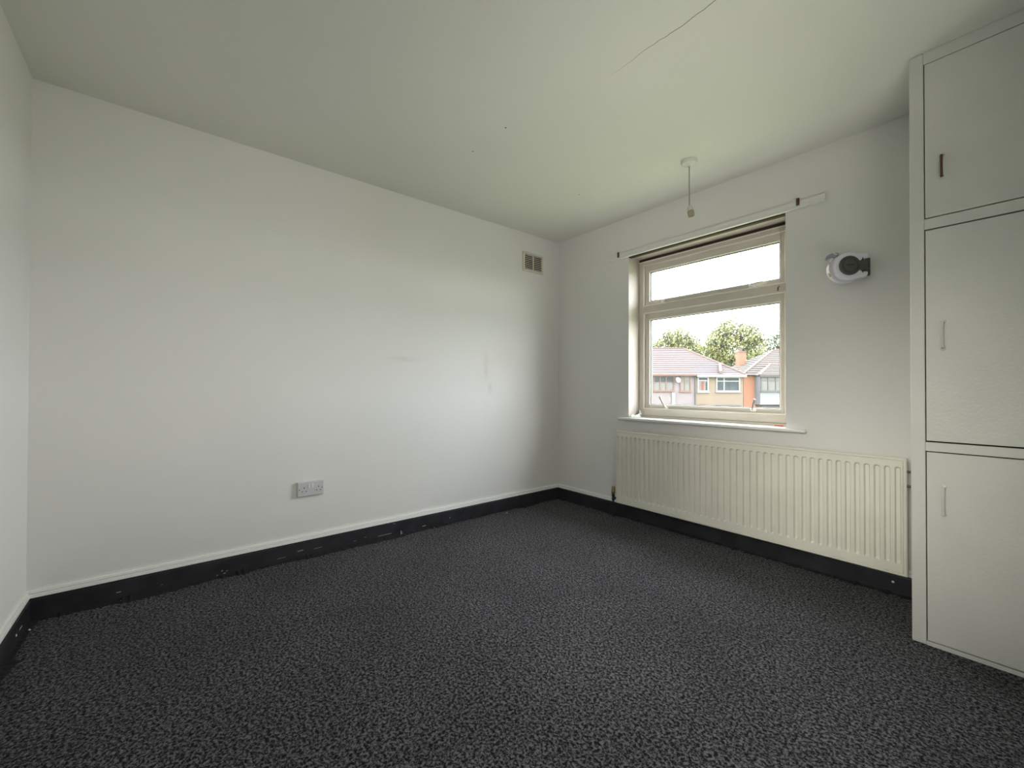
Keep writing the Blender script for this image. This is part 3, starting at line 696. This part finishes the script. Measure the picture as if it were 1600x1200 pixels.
# front plane split at party line uB:  left part is rectangle-ish up to ridge, right part is the hip
courses(f1, (uA-ov, W1-ov, ZE-0.05), (uB, W1-ov, ZE-0.05), (uB, WR, ZR), (uD, WR, ZR), 13)
f1.add([(uA-ov, W1-ov, ZE-0.05), (uA-ov, W1+8+ov, ZE-0.05), (uD, WR, ZR)], [(0,1,2)])
f1.add([(uA-ov, W1+8+ov, ZE-0.05), (uB, W1+8+ov, ZE-0.05), (uB, WR, ZR), (uD, WR, ZR)], [(0,1,2,3)])
f1.build('roof', M_tile, parent=h1)
f2_ = OM(); uRe2 = max(uRe, uB+0.7)
cR = U(1165, W1-ov)
courses(f2_, (uB, W1-ov, ZE-0.05), (cR, W1-ov, ZE-0.05), (uRe2, WR, ZR), (uB, WR, ZR), 13)
courses(f2_, (cR, W1-ov, ZE-0.05), (cR, W1+8+ov, ZE-0.05), (uRe2, WR, ZR), (uRe2, WR, ZR), 13)
f2_.add([(uB, W1+8+ov, ZE-0.05), (cR, W1+8+ov, ZE-0.05), (uRe2, WR, ZR), (uB, WR, ZR)], [(0,1,2,3)])
f2_.build('roof', M_tile, parent=h2)
OM().tube([(uD, WR, ZR+0.03), (uB, WR, ZR+0.03)], 0.09, 6).build('ridge_tiles', M_ridge, parent=h1)
OM().tube([(uB, WR, ZR+0.03), (uRe2, WR, ZR+0.03), (cR, W1-ov, ZE)], 0.09, 6).build('ridge_tiles', M_ridge, parent=h2)
# raised verge in the beige roof
zt_ = Z(568, W1+1.2)
b = OM(); b.prism([(U(1121.5, W1), W1-ov, ZE), (U(1126, W1), W1-ov, ZE), (U(1127, W1+1.1), W1+1.1, ZE+0.68), (U(1122.5, W1+1.1), W1+1.1, ZE+0.68)], (0, 0, 0.24)); b.build('roof_verge', M_ridge, parent=h2)
OM().box(uA-ov, uB, W1-0.36, W1-0.24, ZE-0.14, ZE-0.03).build('gutter', M_bframe, parent=h1)
OM().box(uB+0.05, U(1163, W1), W1-0.37, W1-0.02, ZE-0.24, ZE-0.04).build('fascia', M_wframe, parent=h2)
OM().tube([(U(1085.6, W1), W1-0.08, ZE-0.1), (U(1085.6, W1), W1-0.08, GZ)], 0.045, 6).build('downpipe', M_dark, parent=h1)
OM().box(uA, uB, W1-0.015, W1, ZE-0.22, ZE-0.14).build('eaves_board', M_dark, parent=h1)
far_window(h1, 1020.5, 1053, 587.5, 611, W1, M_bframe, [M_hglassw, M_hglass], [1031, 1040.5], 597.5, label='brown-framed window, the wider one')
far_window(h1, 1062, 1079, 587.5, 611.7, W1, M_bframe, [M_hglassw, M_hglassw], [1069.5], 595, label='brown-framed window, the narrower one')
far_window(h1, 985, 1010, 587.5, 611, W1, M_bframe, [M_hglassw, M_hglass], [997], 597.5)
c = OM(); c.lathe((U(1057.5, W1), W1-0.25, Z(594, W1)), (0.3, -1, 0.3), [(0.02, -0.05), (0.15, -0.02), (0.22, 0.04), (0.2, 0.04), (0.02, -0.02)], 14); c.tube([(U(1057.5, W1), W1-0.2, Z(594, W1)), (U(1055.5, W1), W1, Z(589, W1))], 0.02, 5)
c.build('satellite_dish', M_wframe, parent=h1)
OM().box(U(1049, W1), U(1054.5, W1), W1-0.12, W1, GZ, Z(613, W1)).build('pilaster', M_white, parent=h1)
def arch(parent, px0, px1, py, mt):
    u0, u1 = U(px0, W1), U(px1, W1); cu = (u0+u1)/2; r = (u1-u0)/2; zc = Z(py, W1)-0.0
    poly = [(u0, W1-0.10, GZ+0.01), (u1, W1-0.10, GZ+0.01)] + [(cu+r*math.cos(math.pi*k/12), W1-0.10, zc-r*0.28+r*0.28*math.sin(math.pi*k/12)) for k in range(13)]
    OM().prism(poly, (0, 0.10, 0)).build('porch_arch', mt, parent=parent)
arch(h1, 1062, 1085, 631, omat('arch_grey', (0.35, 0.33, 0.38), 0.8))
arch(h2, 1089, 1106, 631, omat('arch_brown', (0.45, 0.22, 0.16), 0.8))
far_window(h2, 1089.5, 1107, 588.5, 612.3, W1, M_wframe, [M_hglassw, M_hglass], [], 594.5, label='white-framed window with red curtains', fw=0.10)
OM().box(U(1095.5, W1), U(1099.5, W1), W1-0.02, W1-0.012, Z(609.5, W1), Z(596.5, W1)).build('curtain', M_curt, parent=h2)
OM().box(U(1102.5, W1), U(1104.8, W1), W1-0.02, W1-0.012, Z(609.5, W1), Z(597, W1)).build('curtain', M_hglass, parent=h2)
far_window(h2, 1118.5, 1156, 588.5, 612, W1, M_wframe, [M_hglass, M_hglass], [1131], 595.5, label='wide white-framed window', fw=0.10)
OM().box(U(1118, W1), U(1153, W1), W1-0.5, W1-0.001, Z(637, W1), Z(633, W1)).build('porch_roof', M_dark, parent=h2)
# ---- brick corner house
W3 = 33.4; zE3 = Z(585.5, W3); u3a, u3q, u3b = U(1161.5, W3), U(1187, W3), U(1330, W3)
OM().box(u3a, u3q, W3, W3+5.5, GZ+0.001, zE3).build('brick_wall', M_brick, parent=h3, label='orange brick corner wall')
q = OM()
zz = GZ+0.1; k = 0
while zz < zE3-0.2:
    q.box(u3q-(0.34 if k % 2 else 0.22), u3q+0.02, W3-0.02, W3+0.0, zz, zz+0.14); zz += 0.15; k += 1
q.build('quoin_bricks', omat('shade_dark_brick', (0.36, 0.26, 0.28), 0.9), parent=h3, kind='stuff')  # quoins coloured darker to paint in the corner's shade
OM().box(u3q, u3b, W3, W3+5.5, GZ+0.001, zE3).build('wall', M_white, parent=h3)
r = OM(); wr3 = W3+2.75; zr3 = Z(547, wr3); ur3 = U(1207, wr3)
courses(r, (u3a-0.25, W3-0.25, zE3-0.05), (u3b, W3-0.25, zE3-0.05), (u3b, wr3, zr3), (ur3, wr3, zr3), 12)
courses(r, (u3a-0.25, W3+5.75, zE3-0.05), (u3a-0.25, W3-0.25, zE3-0.05), (ur3, wr3, zr3), (ur3, wr3, zr3), 12)
r.add([(u3a-0.25, W3+5.75, zE3-0.05), (u3b, W3+5.75, zE3-0.05), (u3b, wr3, zr3), (ur3, wr3, zr3)], [(0,1,2,3)])
r.build('roof', M_tile2, parent=h3)
OM().tube([(u3b, wr3, zr3), (ur3, wr3, zr3), (u3a-0.25, W3-0.25, zE3)], 0.10, 6).build('ridge_tiles', M_ridge, parent=h3)
# bay with hipped roof
wb3 = W3-0.75; ub0, ub1 = U(1188, wb3), U(1236, wb3); zbE = Z(586, wb3)
OM().box(ub0, ub1, wb3, W3-0.001, Z(632, wb3), zbE).build('bay', M_white, parent=h3, label='white bay')
r = OM(); pk = (U(1203.5, W3+0.6), W3+0.6, Z(568.5, W3+0.6)); pk2 = (U(1222, W3+0.6), W3+0.6, Z(568.5, W3+0.6))
courses(r, (ub0-0.15, wb3-0.15, zbE), (ub1+0.15, wb3-0.15, zbE), pk2, pk, 7)
r.add([(ub0-0.15, wb3-0.15, zbE), (ub0-0.15, W3+0.6, zbE), pk], [(0,1,2)]); r.add([(ub1+0.15, wb3-0.15, zbE), (ub1+0.15, W3+0.6, zbE), pk2], [(0,1,2)])
r.build('bay_roof', M_tile2, parent=h3)
OM().tube([(ub0-0.15, wb3-0.15, zbE+0.02), pk, pk2], 0.08, 6).build('ridge_tiles', M_ridge, parent=h3)
OM().box(ub0-0.15, ub1+0.15, wb3-0.25, wb3-0.13, zbE-0.12, zbE-0.01).build('gutter', M_dark, parent=h3)
far_window(h3, 1188.5, 1235, 588, 611, wb3, M_dframe, [M_hglassw, M_hglassw], [1200, 1212, 1224], 594.5, label='dark-framed bay window', fw=0.09)
far_window(h3, 1188.5, 1235, 633.5, 655, wb3+0.5, M_dframe, [M_hglassw], [1200, 1212, 1224], None, fw=0.09)
# chimney
wc = 36.8; b = OM()
b.box(U(1152.5, wc), U(1163, wc), wc-0.3, wc+0.3, Z(592, wc), Z(551, wc)); b.build('chimney_stack', M_brick, parent=h3)
b = OM(); b.box(U(1152, wc), U(1163.5, wc), wc-0.34, wc+0.34, Z(551, wc), Z(549, wc)); b.tube([(U(1157, wc), wc, Z(549, wc)), (U(1157, wc), wc, Z(545, wc))], 0.13, 8); b.build('chimney_pot', M_ridge, parent=h3)

# ---- trees beyond the houses
def leaf_mat(name, c1, c2, c3):
    M = bpy.data.materials.new(name); M.use_nodes = True
    t = M.node_tree; b = t.nodes['Principled BSDF']; b.inputs['Roughness'].default_value = 0.7
    c = t.nodes.new('ShaderNodeTexCoord'); n = t.nodes.new('ShaderNodeTexNoise'); n.inputs['Scale'].default_value = 0.9; n.inputs['Detail'].default_value = 6; n.inputs['Roughness'].default_value = 0.7
    t.links.new(c.outputs['Object'], n.inputs['Vector'])
    r = t.nodes.new('ShaderNodeValToRGB'); e = r.color_ramp.elements; e[0].position = 0.36; e[0].color = (*c1, 1); e[1].position = 0.66; e[1].color = (*c3, 1)
    m_ = e.new(0.5); m_.color = (*c2, 1)
    t.links.new(n.outputs['Fac'], r.inputs[0]); t.links.new(r.outputs[0], b.inputs['Base Color'])
    b.inputs['Transmission Weight'].default_value = 0.0
    return M
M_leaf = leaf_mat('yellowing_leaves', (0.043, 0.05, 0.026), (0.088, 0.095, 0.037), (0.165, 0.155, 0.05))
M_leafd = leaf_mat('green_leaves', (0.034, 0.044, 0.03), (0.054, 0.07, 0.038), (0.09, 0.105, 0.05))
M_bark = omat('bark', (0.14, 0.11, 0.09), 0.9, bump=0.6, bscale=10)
def tree(name, label, px, wd, blobs, nleaf, mt, seedv, grp='trees behind the houses', ls=0.17):
    rnd = random.Random(seedv); u0 = U(px, wd)
    t = thing(name, label, 'tree', tuple(OUT(Vector((u0, wd, GZ)))), grp)
    zc = max(Z(b[1], wd) for b in blobs)
    tk = OM(); tk.tube([(u0, wd, GZ), (u0+0.1, wd, (GZ+zc)*0.4), (u0, wd, zc-1.5)], [0.35, 0.25, 0.10], 8)
    tk.build('trunk', M_bark, parent=t)
    br = OM(); fo = OM(); tot = sum(b[2]**2 for b in blobs)
    for bx_, by_, br_ in blobs:
        c = Vector((U(bx_, wd), wd+rnd.uniform(-1, 1), Z(by_, wd))); R_ = br_*wd/655
        for k in range(5):
            d = Vector((rnd.gauss(0, 1), rnd.gauss(0, 1), abs(rnd.gauss(0, 1)))).normalized()
            br.tube([(u0, wd, c.z-R_*0.9), c+d*R_*0.3, c+d*R_*0.9], [0.08, 0.05, 0.015], 4)
        for k in range(int(nleaf*br_**2/tot)):
            d = Vector((rnd.gauss(0, 1), rnd.gauss(0, 1), rnd.gauss(0, 1))).normalized()
            lump = 0.88+0.16*math.sin(d.x*7+bx_)*math.sin(d.z*6+by_)+0.08*math.sin(d.y*11+d.z*9)
            p = c + d*R_*lump*(rnd.random()**0.35)*(1.0+0.12*(rnd.random()**6))
            n_ = Vector((rnd.gauss(0, 1), rnd.gauss(0, 1), rnd.gauss(0, 1))).normalized()
            x_ = n_.orthogonal().normalized()*ls*rnd.uniform(.6, 1.2); y_ = n_.cross(x_).normalized()*ls*rnd.uniform(.35, .7)
            fo.add([p-x_, p-y_, p+x_, p+y_], [(0,1,2,3)])
    br.build('branches', M_bark, parent=t); fo.build('foliage', mt, parent=t, kind='stuff')
tree('broadleaf_tree', 'yellow-green rounded tree behind the pink house roof', 1057, 52, [(1055, 530, 24), (1036, 540, 19), (1078, 540, 18), (1058, 552, 28), (1022, 548, 15), (1094, 556, 12)], 6500, M_leaf, 1)
tree('broadleaf_tree', 'tallest yellow-green tree, behind the brick chimney', 1145, 55, [(1143, 518, 25), (1125, 530, 20), (1166, 524, 22), (1140, 545, 28), (1175, 546, 22), (1120, 552, 19), (1108, 536, 12), (1184, 532, 12)], 9500, M_leaf, 2)
tree('broadleaf_tree', 'darker sparse tree at the right edge of the window view', 1222, 61, [(1222, 524, 19), (1210, 536, 16), (1232, 538, 22), (1200, 550, 16)], 2800, M_leafd, 3)
tree('broadleaf_tree', 'low dark green tree between the two yellow-green trees', 1100, 66, [(1098, 552, 16), (1088, 562, 20), (1108, 565, 20), (1125, 566, 18), (1140, 572, 16)], 8200, M_leafd, 4)
tree('broadleaf_tree', 'low green tree behind the brick house roof', 1185, 72, [(1180, 560, 18), (1198, 556, 14), (1160, 566, 16)], 4000, M_leafd, 6)
